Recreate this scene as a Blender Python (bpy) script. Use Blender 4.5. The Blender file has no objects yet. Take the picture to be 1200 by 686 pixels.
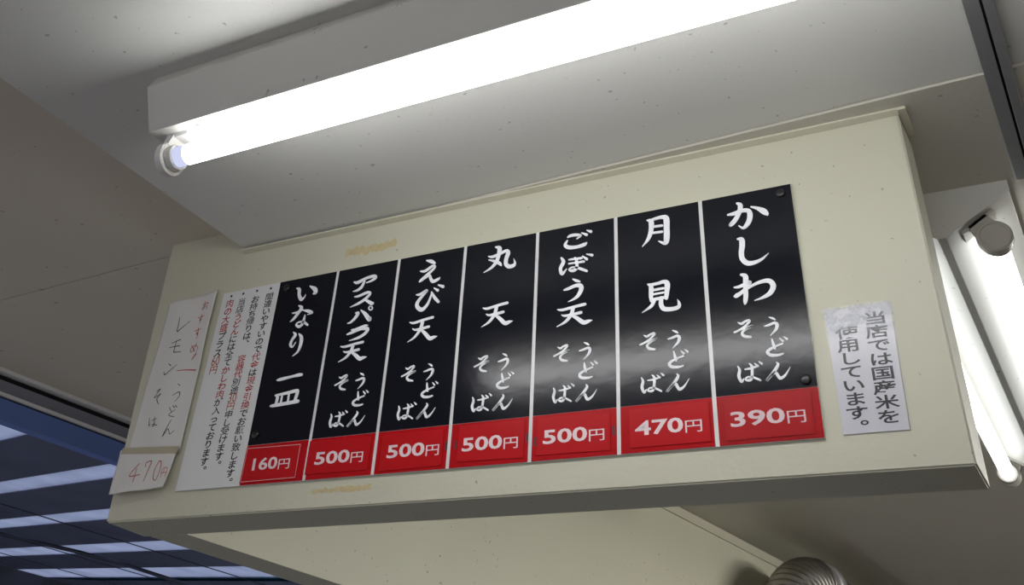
import bpy, bmesh, math, random
from mathutils import Vector, Matrix

# ------------------------------------------------------------------ camera, sky, exposure
scene = bpy.context.scene
COL = scene.collection
EYE = 1.6
cam_data = bpy.data.cameras.new('camera')
cam = bpy.data.objects.new('camera', cam_data)
COL.objects.link(cam)
right = Vector((0.8506055, 0.5174180, 0.0935351))
down = Vector((-0.2510512, 0.5559568, -0.7923922))
fwd = Vector((-0.4619994, 0.6505311, 0.6027983))
rot = Matrix((right, -down, -fwd)).transposed()
cam.matrix_world = Matrix.Translation((0, 0, EYE)) @ rot.to_4x4()
cam_data.sensor_fit = 'HORIZONTAL'
cam_data.sensor_width = 36.0
cam_data.lens = 36.0 * 1231.75 / 1200.0
cam_data.shift_x = (600 - 486.92) / 1200.0
cam_data.shift_y = (69.93 - 343) / 1200.0
cam_data.clip_start = 0.02
cam_data.clip_end = 200
scene.camera = cam

world = bpy.data.worlds.new('sky')
scene.world = world
world.use_nodes = True
bg = world.node_tree.nodes['Background']
bg.inputs['Color'].default_value = (0.95, 0.95, 1.0, 1)
bg.inputs['Strength'].default_value = 0.78

vs = scene.view_settings
vs.view_transform = 'Standard'
vs.look = 'None'
vs.gamma = 1.0
vs.use_curve_mapping = False
vs.exposure = 0.0
TUBE_POWER = 19.0         # radiance of the counter tube
TUBE_POWER_KITCHEN = 4.0 # radiance of the kitchen tubes
BRUSH={
'c7.ka':[[[9125,4079,31],[9221,4082,61],[9340,4106,61],[9425,4089,67],[9450,4025,79],[9429,3926,78],[9381,3852,66],[9327,3818,42],[9268,3868,15]],[[9280,4244,37],[9322,4196,74],[9294,4083,67],[9226,3974,73],[9157,3910,67],[9142,3906,43]],[[9479,4143,24],[9569,4098,54],[9647,4036,90],[9690,3982,66],[9699,3961,30]]],
'c7.shi':[[[9234,3655,30],[9287,3635,77],[9289,3541,83],[9266,3420,76],[9274,3320,76],[9342,3246,75],[9453,3242,58],[9553,3276,37],[9652,3350,9]]],
'c7.wa':[[[9229,3083,35],[9289,3043,75],[9275,2902,68],[9267,2755,68],[9250,2664,56],[9241,2633,28]],[[9117,2904,23],[9198,2905,46],[9338,2951,51],[9317,2901,40],[9217,2816,51],[9130,2771,63],[9105,2769,28]],[[9217,2807,28],[9348,2881,37],[9489,2926,51],[9611,2924,67],[9661,2839,78],[9604,2737,67],[9491,2685,39],[9380,2661,8]]],
'c7b.so':[[[9119,2372,12],[9167,2346,36],[9226,2375,30],[9279,2374,42],[9232,2318,30],[9150,2267,30],[9058,2233,27]],[[9150,2261,18],[9256,2284,30],[9318,2293,30],[9224,2257,27],[9163,2210,36],[9193,2159,42],[9279,2135,27]]],
'c7b.u':[[[9554,2387,12],[9600,2362,33],[9629,2339,21]],[[9479,2265,18],[9532,2273,33],[9621,2294,38],[9649,2259,47],[9622,2192,38],[9539,2118,9]]],
'c7b.do':[[[9556,2070,18],[9568,1996,38],[9581,1935,35]],[[9692,1986,23],[9560,1949,32],[9480,1897,44],[9520,1847,43],[9613,1835,37],[9682,1847,23]],[[9662,2065,12],[9702,2021,32]],[[9717,2079,12],[9758,2040,32]]],
'c7b.ba':[[[9060,1742,18],[9079,1689,38],[9062,1602,44],[9092,1525,35],[9125,1566,12]],[[9154,1692,20],[9236,1697,29],[9320,1714,23]],[[9219,1762,15],[9249,1714,38],[9234,1568,37],[9196,1534,37],[9146,1548,23],[9178,1580,23],[9257,1568,29],[9343,1518,26]],[[9290,1756,12],[9329,1716,32]],[[9350,1776,12],[9386,1742,32]]],
'c7b.n':[[[9582,1739,14],[9597,1696,40],[9515,1594,40],[9426,1505,34],[9445,1521,17],[9498,1573,26],[9557,1598,37],[9578,1558,42],[9612,1516,42],[9684,1557,28],[9754,1654,6]]],
'c6.tsuki':[[[7861,4245,25],[7924,4209,82],[7917,4054,75],[7866,3918,56],[7765,3806,9]],[[7891,4229,38],[7993,4245,51],[8105,4251,63],[8169,4212,94],[8169,4037,93],[8160,3862,92],[8130,3795,61],[8028,3852,15]],[[7941,4114,41],[8098,4106,41]],[[7936,4008,41],[8092,4000,40]]],
'c6.mi':[[[7828,3165,24],[7876,3121,71],[7869,2971,65],[7871,2887,41]],[[7851,3149,42],[7986,3154,47],[8079,3166,59],[8129,3124,82],[8116,2992,73],[8103,2899,58]],[[7894,3057,39],[8068,3062,38]],[[7890,2989,32],[8065,2994,32]],[[7872,2905,47],[8104,2916,47]],[[7921,2903,59],[7868,2808,50],[7722,2726,9]],[[8026,2911,64],[8020,2805,70],[8065,2734,69],[8192,2715,63],[8284,2736,57],[8290,2799,40],[8271,2849,9]]],
'c5.go':[[[6511,4209,26],[6555,4227,49],[6644,4226,52],[6739,4197,39],[6669,4152,16]],[[6504,4151,26],[6467,4080,58],[6534,4023,64],[6676,4006,58],[6801,4024,64],[6838,4049,25]],[[6755,4243,19],[6839,4191,51]],[[6846,4271,19],[6918,4231,51]]],
'c5.bo':[[[6402,3860,32],[6438,3781,64],[6388,3678,57],[6420,3578,57],[6495,3654,9]],[[6535,3805,29],[6753,3794,41]],[[6535,3735,29],[6790,3727,41]],[[6638,3818,32],[6669,3755,51],[6663,3631,56],[6598,3601,50],[6539,3633,32],[6598,3661,28],[6713,3622,44],[6839,3554,40]],[[6769,3826,19],[6840,3759,47]],[[6840,3848,19],[6933,3812,47]]],
'c5.u':[[[6602,3458,19],[6663,3419,46],[6719,3395,28]],[[6454,3294,25],[6522,3304,50],[6645,3336,56],[6731,3322,74],[6743,3256,76],[6688,3159,58],[6600,3107,31],[6523,3085,9]]],
'c5.ten':[[[6346,2983,18],[6432,2964,43],[6645,2988,45],[6808,3002,48]],[[6418,2882,18],[6494,2859,39],[6742,2876,48]],[[6609,2973,61],[6579,2868,60],[6483,2763,45],[6337,2701,9]],[[6561,2870,30],[6676,2791,60],[6780,2709,68],[6860,2715,53],[6923,2723,12]]],
'c4.maru':[[[5190,4282,27],[5264,4242,80],[5254,4121,73],[5214,4000,63],[5121,3905,46],[4986,3846,10]],[[5062,4130,20],[5143,4109,50],[5289,4144,50],[5402,4175,53],[5430,4121,79],[5402,4031,72],[5400,3936,72],[5457,3875,71],[5541,3879,64],[5565,3922,39],[5539,4006,10]],[[5072,4064,20],[5180,4022,49],[5278,3964,59],[5313,3919,26]]],
'c3.e':[[[3831,4276,21],[3933,4239,68],[4005,4194,41]],[[3730,4089,27],[3824,4076,51],[3969,4146,51],[4013,4113,44],[3913,4025,54],[3772,3920,61],[3730,3892,30]],[[3822,3927,23],[3918,3977,44],[3952,3909,53],[4005,3850,60],[4112,3879,46],[4133,3906,13]]],
'c3.bi':[[[3691,3655,20],[3766,3649,50],[3898,3705,46],[3851,3645,43],[3739,3524,66],[3732,3433,72],[3827,3361,72],[3923,3428,55],[3977,3548,39],[3999,3661,16]],[[3994,3653,30],[4060,3550,55],[4148,3454,48]],[[4037,3723,20],[4115,3667,52]],[[4119,3765,26],[4216,3719,55]]],
'c2.a':[[[2322,4119,22],[2406,4095,61],[2580,4148,54],[2740,4163,60],[2785,4126,64],[2698,4079,43],[2600,4060,21]],[[2551,4100,46],[2511,3999,61],[2429,3945,50],[2332,3934,14]]],
'c2.su':[[[2382,3823,21],[2465,3823,46],[2640,3862,53],[2711,3835,53],[2637,3754,56],[2487,3682,49],[2317,3637,14]],[[2585,3746,25],[2682,3693,52],[2779,3634,66],[2809,3648,21]]],
'c2.pa':[[[2449,3507,21],[2505,3492,66],[2456,3411,59],[2371,3343,42],[2300,3334,10]],[[2561,3544,21],[2663,3456,65],[2768,3338,75],[2788,3376,24]],[[2757,3590,24],[2796,3562,24],[2795,3524,24],[2757,3517,24],[2724,3547,24],[2730,3581,24],[2757,3590,24]]],
'c2.ra':[[[2411,3197,21],[2507,3196,44],[2678,3234,44],[2748,3236,20]],[[2330,3125,24],[2409,3142,51],[2615,3187,51],[2751,3168,68],[2719,3096,57],[2585,3032,51],[2396,3003,14]]],
'c1.i':[[[1013,4211,23],[1080,4173,69],[1102,4058,68],[1167,3965,68],[1230,3998,30],[1251,4051,8]],[[1322,4204,23],[1444,4127,83],[1480,4055,82],[1423,4034,22]]],
'c1.na':[[[1016,3716,22],[1139,3718,48],[1236,3753,41]],[[1137,3843,22],[1205,3793,71],[1151,3696,63],[1068,3598,56],[993,3550,11]],[[1262,3736,22],[1392,3697,63],[1479,3654,37],[1377,3637,15]],[[1317,3630,29],[1310,3550,55],[1295,3471,55],[1228,3426,55],[1150,3472,40],[1199,3514,33],[1317,3497,48],[1412,3432,40]]],
'c1.ri':[[[1113,3336,18],[1171,3274,62],[1113,3186,54],[1097,3100,58],[1152,3052,29],[1208,3133,11]],[[1249,3286,22],[1321,3206,68],[1329,3070,68],[1293,2949,46],[1188,2876,11]]],
'c1b.ichi':[[[932,2467,25],[1011,2473,58],[1270,2497,45],[1399,2507,62],[1468,2506,49]]],
'c1b.sara':[[[952,2194,25],[1009,2153,61],[996,2014,53]],[[974,2192,37],[1199,2207,53],[1395,2225,61],[1435,2196,69],[1401,2025,60]],[[1107,2185,41],[1105,2031,41]],[[1254,2190,41],[1258,2029,40]],[[882,2011,25],[978,2012,57],[1480,2035,64]]]}
HAND={
'h1.re':[[[-1827,4045,13],[-1819,3898,18],[-1815,3749,22],[-1710,3810,17],[-1539,3938,9]]],
'h1.mo':[[[-1894,3517,13],[-1674,3569,17]],[[-1933,3436,13],[-1667,3444,17]],[[-1776,3533,13],[-1782,3375,17],[-1770,3324,17],[-1606,3317,13]]],
'h1.n':[[[-1841,3103,13],[-1773,3056,17]],[[-1918,2946,13],[-1867,2885,21],[-1764,2955,17],[-1618,3062,8]]],
'h1.u':[[[-1480,2672,12],[-1425,2636,16]],[[-1534,2448,12],[-1405,2510,16],[-1373,2434,16],[-1450,2317,8]]],
'h1.so':[[[-1982,2572,13],[-1885,2605,17],[-2015,2454,12],[-1837,2513,12],[-1925,2425,17],[-1836,2317,12]]],
'h1.R_o':[[[-1313,4236,13],[-1189,4246,13]],[[-1270,4310,13],[-1243,4167,17],[-1289,4137,13],[-1293,4182,13],[-1187,4191,13],[-1160,4125,17]],[[-1207,4279,13],[-1151,4237,17]]],
'h1.R_su':[[[-1359,3973,13],[-1189,3988,13]],[[-1278,4034,13],[-1255,3936,17],[-1296,3910,13],[-1294,3949,13],[-1251,3907,13],[-1283,3833,9]]],
'h1.R_suu':[[[-1371,3702,13],[-1203,3725,13]],[[-1284,3758,13],[-1262,3652,17],[-1304,3626,13],[-1303,3668,13],[-1254,3608,13],[-1285,3531,8]]],
'h1.R_me':[[[-1367,3416,13],[-1259,3287,17]],[[-1238,3444,13],[-1293,3312,13],[-1353,3278,13],[-1368,3356,13],[-1252,3401,13],[-1166,3316,13],[-1212,3246,8]]],
'h1.R_ex':[[[-1192,3223,33],[-1284,3131,21]]],
'h1.R_line':[[[-1587,2935,13],[-1358,2935,17],[-1100,2891,24]]],
'h2.do':[[[-1539,2225,12],[-1460,2126,12]],[[-1391,2168,12],[-1485,2109,12],[-1502,2065,12],[-1377,2040,12]],[[-1468,2250,12],[-1416,2209,16]],[[-1413,2255,12],[-1367,2217,16]]],
'h2.nn':[[[-1429,1984,12],[-1553,1683,16],[-1456,1823,12],[-1390,1723,12],[-1303,1788,8]]],
'h2.ha':[[[-2014,2074,12],[-1984,1931,16],[-1952,1954,8]],[[-1930,2020,12],[-1809,2042,12]],[[-1873,2077,12],[-1837,1928,16],[-1880,1909,12],[-1873,1944,12],[-1753,1911,12]]],
'h2.R_4':[[[-1896,1215,16],[-2055,998,16],[-1798,1003,15]],[[-1923,1119,12],[-1901,879,15]]],
'h2.R_7':[[[-1724,1142,12],[-1732,1216,15],[-1618,1236,15],[-1638,1090,15],[-1661,876,11]]],
'h2.R_0':[[[-1421,1231,15],[-1478,1094,15],[-1446,917,15],[-1361,887,15],[-1339,1054,15],[-1369,1202,15],[-1421,1231,15]]],
'h2.R_en':[[[-1255,923,11],[-1279,1066,11],[-1158,1078,11],[-1151,925,11]],[[-1226,1068,11],[-1223,992,11]],[[-1269,993,11],[-1155,1003,11]]]}

# ------------------------------------------------------------------ helpers
def nd(nt, kind, **kw):
    n = nt.nodes.new(kind)
    for k, v in kw.items():
        setattr(n, k, v)
    return n

def mat(name, color, rough=0.6, metal=0.0, spec=0.5, vary=0.0, vscale=8.0, specks=0.0, speck_scale=55.0,
        bump=0.0, bscale=60.0, coat=0.0):
    """procedural paint, plastic or metal: a base colour, soft colour wear, small dirt specks and a fine bump"""
    m = bpy.data.materials.new(name)
    m.use_nodes = True
    nt = m.node_tree
    b = nt.nodes['Principled BSDF']
    b.inputs['Roughness'].default_value = rough
    b.inputs['Metallic'].default_value = metal
    b.inputs['Specular IOR Level'].default_value = spec
    b.inputs['Coat Weight'].default_value = coat
    b.inputs['Coat Roughness'].default_value = 0.08
    tc = nd(nt, 'ShaderNodeTexCoord')
    no = nd(nt, 'ShaderNodeTexNoise')
    no.inputs['Scale'].default_value = vscale
    no.inputs['Detail'].default_value = 4
    nt.links.new(tc.outputs['Object'], no.inputs['Vector'])
    mx = nd(nt, 'ShaderNodeMix', data_type='RGBA')
    lo = [c * (1 - vary) for c in color]
    hi = [min(1, c * (1 + vary)) for c in color]
    mx.inputs['A'].default_value = (*lo, 1)
    mx.inputs['B'].default_value = (*hi, 1)
    nt.links.new(no.outputs['Fac'], mx.inputs['Factor'])
    out = mx.outputs['Result']
    if specks > 0:
        vo = nd(nt, 'ShaderNodeTexNoise')
        vo.inputs['Scale'].default_value = speck_scale
        vo.inputs['Detail'].default_value = 1
        nt.links.new(tc.outputs['Object'], vo.inputs['Vector'])
        rp = nd(nt, 'ShaderNodeMapRange')
        rp.inputs['From Min'].default_value = 0.735
        rp.inputs['From Max'].default_value = 0.775
        nt.links.new(vo.outputs['Fac'], rp.inputs['Value'])
        ml = nd(nt, 'ShaderNodeMath', operation='MULTIPLY')
        ml.inputs[1].default_value = specks
        nt.links.new(rp.outputs['Result'], ml.inputs[0])
        m2 = nd(nt, 'ShaderNodeMix', data_type='RGBA')
        m2.inputs['B'].default_value = (0.10, 0.085, 0.06, 1)
        nt.links.new(ml.outputs[0], m2.inputs['Factor'])
        nt.links.new(out, m2.inputs['A'])
        out = m2.outputs['Result']
    nt.links.new(out, b.inputs['Base Color'])
    if bump > 0:
        bn = nd(nt, 'ShaderNodeTexNoise')
        bn.inputs['Scale'].default_value = bscale
        bn.inputs['Detail'].default_value = 3
        nt.links.new(tc.outputs['Object'], bn.inputs['Vector'])
        bp = nd(nt, 'ShaderNodeBump')
        bp.inputs['Strength'].default_value = bump
        bp.inputs['Distance'].default_value = 0.004
        nt.links.new(bn.outputs['Fac'], bp.inputs['Height'])
        nt.links.new(bp.outputs['Normal'], b.inputs['Normal'])
    return m

def emit_mat(name, color, strength):
    m = bpy.data.materials.new(name)
    m.use_nodes = True
    nt = m.node_tree
    nt.nodes.clear()
    e = nd(nt, 'ShaderNodeEmission')
    e.inputs['Color'].default_value = (*color, 1)
    e.inputs['Strength'].default_value = strength
    o = nd(nt, 'ShaderNodeOutputMaterial')
    nt.links.new(e.outputs[0], o.inputs['Surface'])
    return m

def new_obj(name, bm, material, parent=None, smooth=False):
    me = bpy.data.meshes.new(name)
    bm.to_mesh(me)
    bm.free()
    if smooth:
        for p in me.polygons:
            p.use_smooth = True
    for mm in (material if isinstance(material, (list, tuple)) else [material]):
        me.materials.append(mm)
    o = bpy.data.objects.new(name, me)
    COL.objects.link(o)
    if parent is not None:
        o.parent = parent
        o.matrix_parent_inverse = Matrix.Translation(-parent.location)
    return o

def tag(o, label=None, cat=None, group=None, kind=None):
    if label: o['label'] = label
    if cat: o['category'] = cat
    if group: o['group'] = group
    if kind: o['kind'] = kind
    return o

def empty(name, loc, label, cat, group=None):
    o = bpy.data.objects.new(name, None)
    o.empty_display_size = 0.05
    o.location = loc
    COL.objects.link(o)
    return tag(o, label, cat, group)

def struct(name, bm, material, smooth=False):
    return tag(new_obj(name, bm, material, None, smooth), kind='structure')

def add_box(bm, x0, x1, y0, y1, z0, z1):
    v = [bm.verts.new((x, y, z)) for x in (x0, x1) for y in (y0, y1) for z in (z0, z1)]
    for f in ((0, 1, 3, 2), (4, 6, 7, 5), (0, 4, 5, 1), (2, 3, 7, 6), (0, 2, 6, 4), (1, 5, 7, 3)):
        bm.faces.new([v[i] for i in f])

def box(x0, x1, y0, y1, z0, z1, bevel=0.0):
    bm = bmesh.new()
    add_box(bm, x0, x1, y0, y1, z0, z1)
    if bevel:
        bmesh.ops.bevel(bm, geom=list(bm.edges), offset=bevel, segments=2, affect='EDGES', profile=0.6)
    return bm

def add_prism(bm, poly, vec):
    """extrude the polygon (3-D points) along vec, closed"""
    a = [bm.verts.new(p) for p in poly]
    b = [bm.verts.new(Vector(p) + Vector(vec)) for p in poly]
    n = len(poly)
    bm.faces.new(a)
    bm.faces.new(b[::-1])
    for i in range(n):
        bm.faces.new((a[i], b[i], b[(i + 1) % n], a[(i + 1) % n]))

def prism(poly, vec, bevel=0.0):
    bm = bmesh.new()
    add_prism(bm, poly, vec)
    bmesh.ops.recalc_face_normals(bm, faces=bm.faces)
    if bevel:
        bmesh.ops.bevel(bm, geom=list(bm.edges), offset=bevel, segments=2, affect='EDGES', profile=0.6)
    return bm

def slab(pts, z0, z1):
    return prism([(x, y, z0) for x, y in pts], (0, 0, z1 - z0))

def add_cyl(bm, p0, p1, r0, r1=None, n=24, caps=True):
    r1 = r0 if r1 is None else r1
    p0, p1 = Vector(p0), Vector(p1)
    d = (p1 - p0).normalized()
    u = d.orthogonal().normalized()
    w = d.cross(u)
    A, B = [], []
    for i in range(n):
        a = 2 * math.pi * i / n
        q = u * math.cos(a) + w * math.sin(a)
        A.append(bm.verts.new(p0 + q * r0))
        B.append(bm.verts.new(p1 + q * r1))
    for i in range(n):
        bm.faces.new((A[i], A[(i + 1) % n], B[(i + 1) % n], B[i]))
    if caps:
        bm.faces.new(A[::-1])
        bm.faces.new(B)

def add_lathe(bm, p0, axis, prof, n=32):
    """surface of revolution: prof lists (distance along axis, radius)"""
    p0 = Vector(p0)
    d = Vector(axis).normalized()
    u = d.orthogonal().normalized()
    w = d.cross(u)
    rings = []
    for t, r in prof:
        rings.append([bm.verts.new(p0 + d * t + (u * math.cos(2 * math.pi * i / n) + w * math.sin(2 * math.pi * i / n)) * r)
                      for i in range(n)])
    for a, b in zip(rings, rings[1:]):
        for i in range(n):
            bm.faces.new((a[i], a[(i + 1) % n], b[(i + 1) % n], b[i]))
    bm.faces.new(rings[0][::-1])
    bm.faces.new(rings[-1])

def tube_path(path, radii, n=28):
    """tube through the points with a radius for each of them"""
    bm = bmesh.new()
    P = [Vector(p) for p in path]
    rings = []
    up = None
    for i, p in enumerate(P):
        t = (P[min(i + 1, len(P) - 1)] - P[max(i - 1, 0)]).normalized()
        if up is None:
            up = t.orthogonal().normalized()
        up = (up - t * up.dot(t)).normalized()
        w = t.cross(up)
        rings.append([bm.verts.new(p + (up * math.cos(2 * math.pi * k / n) + w * math.sin(2 * math.pi * k / n)) * radii[i])
                      for k in range(n)])
    for a, b in zip(rings, rings[1:]):
        for i in range(n):
            bm.faces.new((a[i], a[(i + 1) % n], b[(i + 1) % n], b[i]))
    bm.faces.new(rings[0][::-1])
    bm.faces.new(rings[-1])
    bmesh.ops.recalc_face_normals(bm, faces=bm.faces)
    return bm

# ------------------------------------------------------------------ lettering
def smooth_stroke(pts, sub=5):
    """Catmull-Rom through (x, z, width)"""
    if len(pts) == 2:
        return [tuple(pts[0][k] + (pts[1][k] - pts[0][k]) * i / 4 for k in range(3)) for i in range(5)]
    Q = [pts[0]] + list(pts) + [pts[-1]]
    out = []
    for i in range(1, len(Q) - 2):
        a, b, c, d = Q[i - 1], Q[i], Q[i + 1], Q[i + 2]
        for s in range(sub):
            t = s / sub
            out.append(tuple(0.5 * (2 * b[k] + (c[k] - a[k]) * t + (2 * a[k] - 5 * b[k] + 4 * c[k] - d[k]) * t * t
                                    + (3 * b[k] - a[k] - 3 * c[k] + d[k]) * t ** 3) for k in range(3)))
    out.append(tuple(pts[-1]))
    return out

def add_stroke(bm, pts, y, depth=0.0, surf=None):
    """one brush stroke as a ribbon of changing width in the X-Z plane, facing -Y, with edges of the given depth"""
    S = smooth_stroke(pts)
    L, R = [], []
    n = len(S)
    for i, (x, z, w) in enumerate(S):
        a, b = S[max(i - 1, 0)], S[min(i + 1, n - 1)]
        tx, tz = b[0] - a[0], b[1] - a[1]
        l = math.hypot(tx, tz) or 1e-9
        tx, tz = tx / l, tz / l
        h = max(w, 0.0006) / 2
        L.append((x - tz * h, z + tx * h))
        R.append((x + tz * h, z - tx * h))
    def cap(i, sgn):
        x, z, w = S[i]
        a, b = S[max(i - 1, 0)], S[min(i + 1, n - 1)]
        ang = math.atan2(b[1] - a[1], b[0] - a[0])
        h = max(w, 0.0006) / 2
        res = []
        for k in range(1, 4):
            t = ang + sgn * (math.pi / 2 - math.pi * k / 4)
            if sgn > 0:
                res.append((x + math.cos(t) * h, z + math.sin(t) * h))
            else:
                t = ang + math.pi + math.pi / 2 - math.pi * k / 4
                res.append((x + math.cos(t) * h, z + math.sin(t) * h))
        return res
    Y = (lambda x, z: y) if surf is None else (lambda x, z: surf(x, z) + y)
    V = lambda p, dy=0.0: bm.verts.new((p[0], Y(*p) + dy, p[1]))
    l = [V(p) for p in L]
    r = [V(p) for p in R]
    for i in range(n - 1):
        bm.faces.new((l[i], l[i + 1], r[i + 1], r[i]))
    ec = [V(p) for p in cap(n - 1, 1)]
    bm.faces.new([l[-1]] + ec + [r[-1]])
    sc = [V(p) for p in cap(0, -1)]
    bm.faces.new([r[0]] + sc + [l[0]])
    if depth:
        loop = l + ec + r[::-1] + sc
        back = [bm.verts.new((v.co.x, v.co.y + depth, v.co.z)) for v in loop]
        m = len(loop)
        for i in range(m):
            bm.faces.new((loop[i], loop[(i + 1) % m], back[(i + 1) % m], back[i]))

def brush_points(key, src=None, dst=None, off=(0, 0)):
    """strokes of a traced character in metres on the board; src/dst re-fit its bounding box (1/10 mm) elsewhere"""
    res = []
    for st in BRUSH[key]:
        o = []
        for x, z, w in st:
            if dst:
                (sx0, sz0, sx1, sz1), (cx, cz, dw, dh) = src, dst
                x = cx + (x - (sx0 + sx1) / 2) * dw / (sx1 - sx0)
                z = cz + (z - (sz0 + sz1) / 2) * dh / (sz1 - sz0)
            o.append((x * 1e-4 - 1.3 + off[0], z * 1e-4 + 2.0 + off[1], w * 1e-4))
        res.append(o)
    return res

_glyphs = {}
def glyph(ch, bold=0.0):
    """outline of one character of Blender's built-in font as (verts, faces)"""
    if (ch, bold) not in _glyphs:
        c = bpy.data.curves.new('glyph', 'FONT')
        c.body = ch
        c.size = 1.0
        c.offset = bold
        c.resolution_u = 3
        o = bpy.data.objects.new('glyph', c)
        COL.objects.link(o)
        bpy.context.view_layer.update()
        ev = o.evaluated_get(bpy.context.evaluated_depsgraph_get())
        me = ev.to_mesh()
        _glyphs[(ch, bold)] = ([(v.co.x, v.co.y) for v in me.vertices], [tuple(p.vertices) for p in me.polygons])
        ev.to_mesh_clear()
        bpy.data.objects.remove(o)
        bpy.data.curves.remove(c)
    return _glyphs[(ch, bold)]

_kx = [v[0] for v in glyph('国')[0]]
_kz = [v[1] for v in glyph('国')[0]]
EMX, EMZ, EM = (min(_kx) + max(_kx)) / 2, (min(_kz) + max(_kz)) / 2, (max(_kz) - min(_kz)) / 0.9

def add_char(bm, ch, cx, cz, w, h, y, bold=0.0, shear=0.0):
    """one character of a vertical line: its em box is centred at (cx, cz)"""
    v, f = glyph(ch, bold)
    dx, dz = (0.58, 0.55) if ch in '。、' else (0, 0)
    q = []
    for a, b in v:
        ex = (a - EMX) / EM + dx
        ez = (b - EMZ) / EM + dz
        q.append(bm.verts.new((cx + (ex + shear * ez) * w, y, cz + (ez + shear * 0.35 * ex) * h)))
    for p in f:
        try:
            bm.faces.new([q[i] for i in p])
        except ValueError:
            pass

def add_word(bm, s, x0, x1, z0, z1, y, bold=0.0):
    """a horizontal word fitted into a box"""
    v, f = glyph(s, bold)
    ax, bx = min(p[0] for p in v), max(p[0] for p in v)
    az, bz = min(p[1] for p in v), max(p[1] for p in v)
    q = [bm.verts.new((x0 + (a - ax) / (bx - ax) * (x1 - x0), y, z0 + (b - az) / (bz - az) * (z1 - z0))) for a, b in v]
    for p in f:
        try:
            bm.faces.new([q[i] for i in p])
        except ValueError:
            pass

# ------------------------------------------------------------------ materials
CREAM = (0.585, 0.57, 0.45)
M_wall = mat('cream_wall_paint', CREAM, 0.5, vary=0.05, vscale=3, specks=0.5, speck_scale=90, bump=0.08, bscale=120)
M_ceiling = mat('ceiling_paint', (0.69, 0.69, 0.655), 0.55, vary=0.04, vscale=2, specks=0.45, speck_scale=85, bump=0.1, bscale=150)
M_ceiling_dimmed = mat('dimmed_ceiling_paint', (0.57, 0.545, 0.475), 0.55, vary=0.05, vscale=2, specks=0.45, speck_scale=85, bump=0.1, bscale=150)  # same ceiling darkened: the dimmer kitchen light is put into the colour
M_eave = mat('eave_paint', (0.66, 0.60, 0.50), 0.6, vary=0.06, vscale=2, specks=0.5, speck_scale=45, bump=0.1, bscale=120)
M_kitchen = mat('kitchen_wall_tile', (0.12, 0.11, 0.09), 0.4, vary=0.1)
M_trim = mat('trim_paint', (0.62, 0.59, 0.47), 0.45, vary=0.05)
M_lip = mat('highlight_lip', (0.92, 0.92, 0.93), 0.3, vary=0.05)  # bright colour stands in for reflections on the metal lips
M_alu = mat('aluminium', (0.62, 0.62, 0.64), 0.4, metal=0.85, vary=0.08, vscale=20)
M_rail = mat('grey_rail', (0.26, 0.26, 0.27), 0.45, metal=0.3, vary=0.1, vscale=25)
M_dark = mat('dark_gap', (0.01, 0.01, 0.012), 0.8)
M_blue = mat('daylight_blue_frame', (0.17, 0.26, 0.62), 0.5, spec=0.2, vary=0.08)  # bluish outdoor light is put into this paint colour
M_greyband = mat('grey_frame', (0.28, 0.29, 0.35), 0.5, vary=0.08)
M_floor = mat('floor_concrete', (0.06, 0.05, 0.038), 0.6, vary=0.15, vscale=4)
M_platform = mat('platform_concrete', (0.50, 0.50, 0.51), 0.7, vary=0.1)
M_lamp = mat('white_enamel', (0.62, 0.61, 0.565), 0.35, vary=0.03, specks=0.5, speck_scale=80)
M_holder = mat('white_lamp_plastic', (0.70, 0.69, 0.66), 0.35, vary=0.05)
M_holder_old = mat('yellowed_lamp_plastic', (0.50, 0.47, 0.42), 0.4, vary=0.08, specks=0.6)
M_black = mat('black_acrylic', (0.004, 0.005, 0.010), 0.165, spec=0.30, bump=0.05, bscale=45)
M_red = mat('red_acrylic', (0.44, 0.007, 0.011), 0.25, spec=0.15, vary=0.05)
M_card = mat('red_card', (0.48, 0.009, 0.013), 0.3, spec=0.15, vary=0.05)
M_white = mat('white_acrylic', (0.72, 0.725, 0.72), 0.3, vary=0.03)
M_letter = mat('white_letter', (0.90, 0.915, 0.94), 0.45)
M_price = mat('pale_pink_print', (0.80, 0.66, 0.68), 0.4)
M_ink = mat('black_ink', (0.012, 0.012, 0.014), 0.5)
M_inkred = mat('red_ink', (0.40, 0.02, 0.02), 0.5)
M_inkorange = mat('orange_ink', (0.42, 0.10, 0.05), 0.5)
M_pencil = mat('grey_marker', (0.04, 0.04, 0.04), 0.6)
M_redpen = mat('red_marker', (0.45, 0.06, 0.06), 0.6)
M_paper = mat('white_paper', (0.70, 0.685, 0.65), 0.7, vary=0.04, vscale=12)
M_tape = mat('aged_tape', (0.44, 0.39, 0.28), 0.4, vary=0.08)
M_residue = mat('tape_residue', (0.56, 0.47, 0.26), 0.6, vary=0.25, vscale=60)
M_bolt = mat('black_rubber', (0.012, 0.012, 0.013), 0.3)
M_steel = mat('duct_metal', (0.30, 0.28, 0.26), 0.35, metal=0.9, vary=0.2, vscale=14)
M_slot = mat('dark_slot', (0.05, 0.02, 0.03), 0.5)

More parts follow.
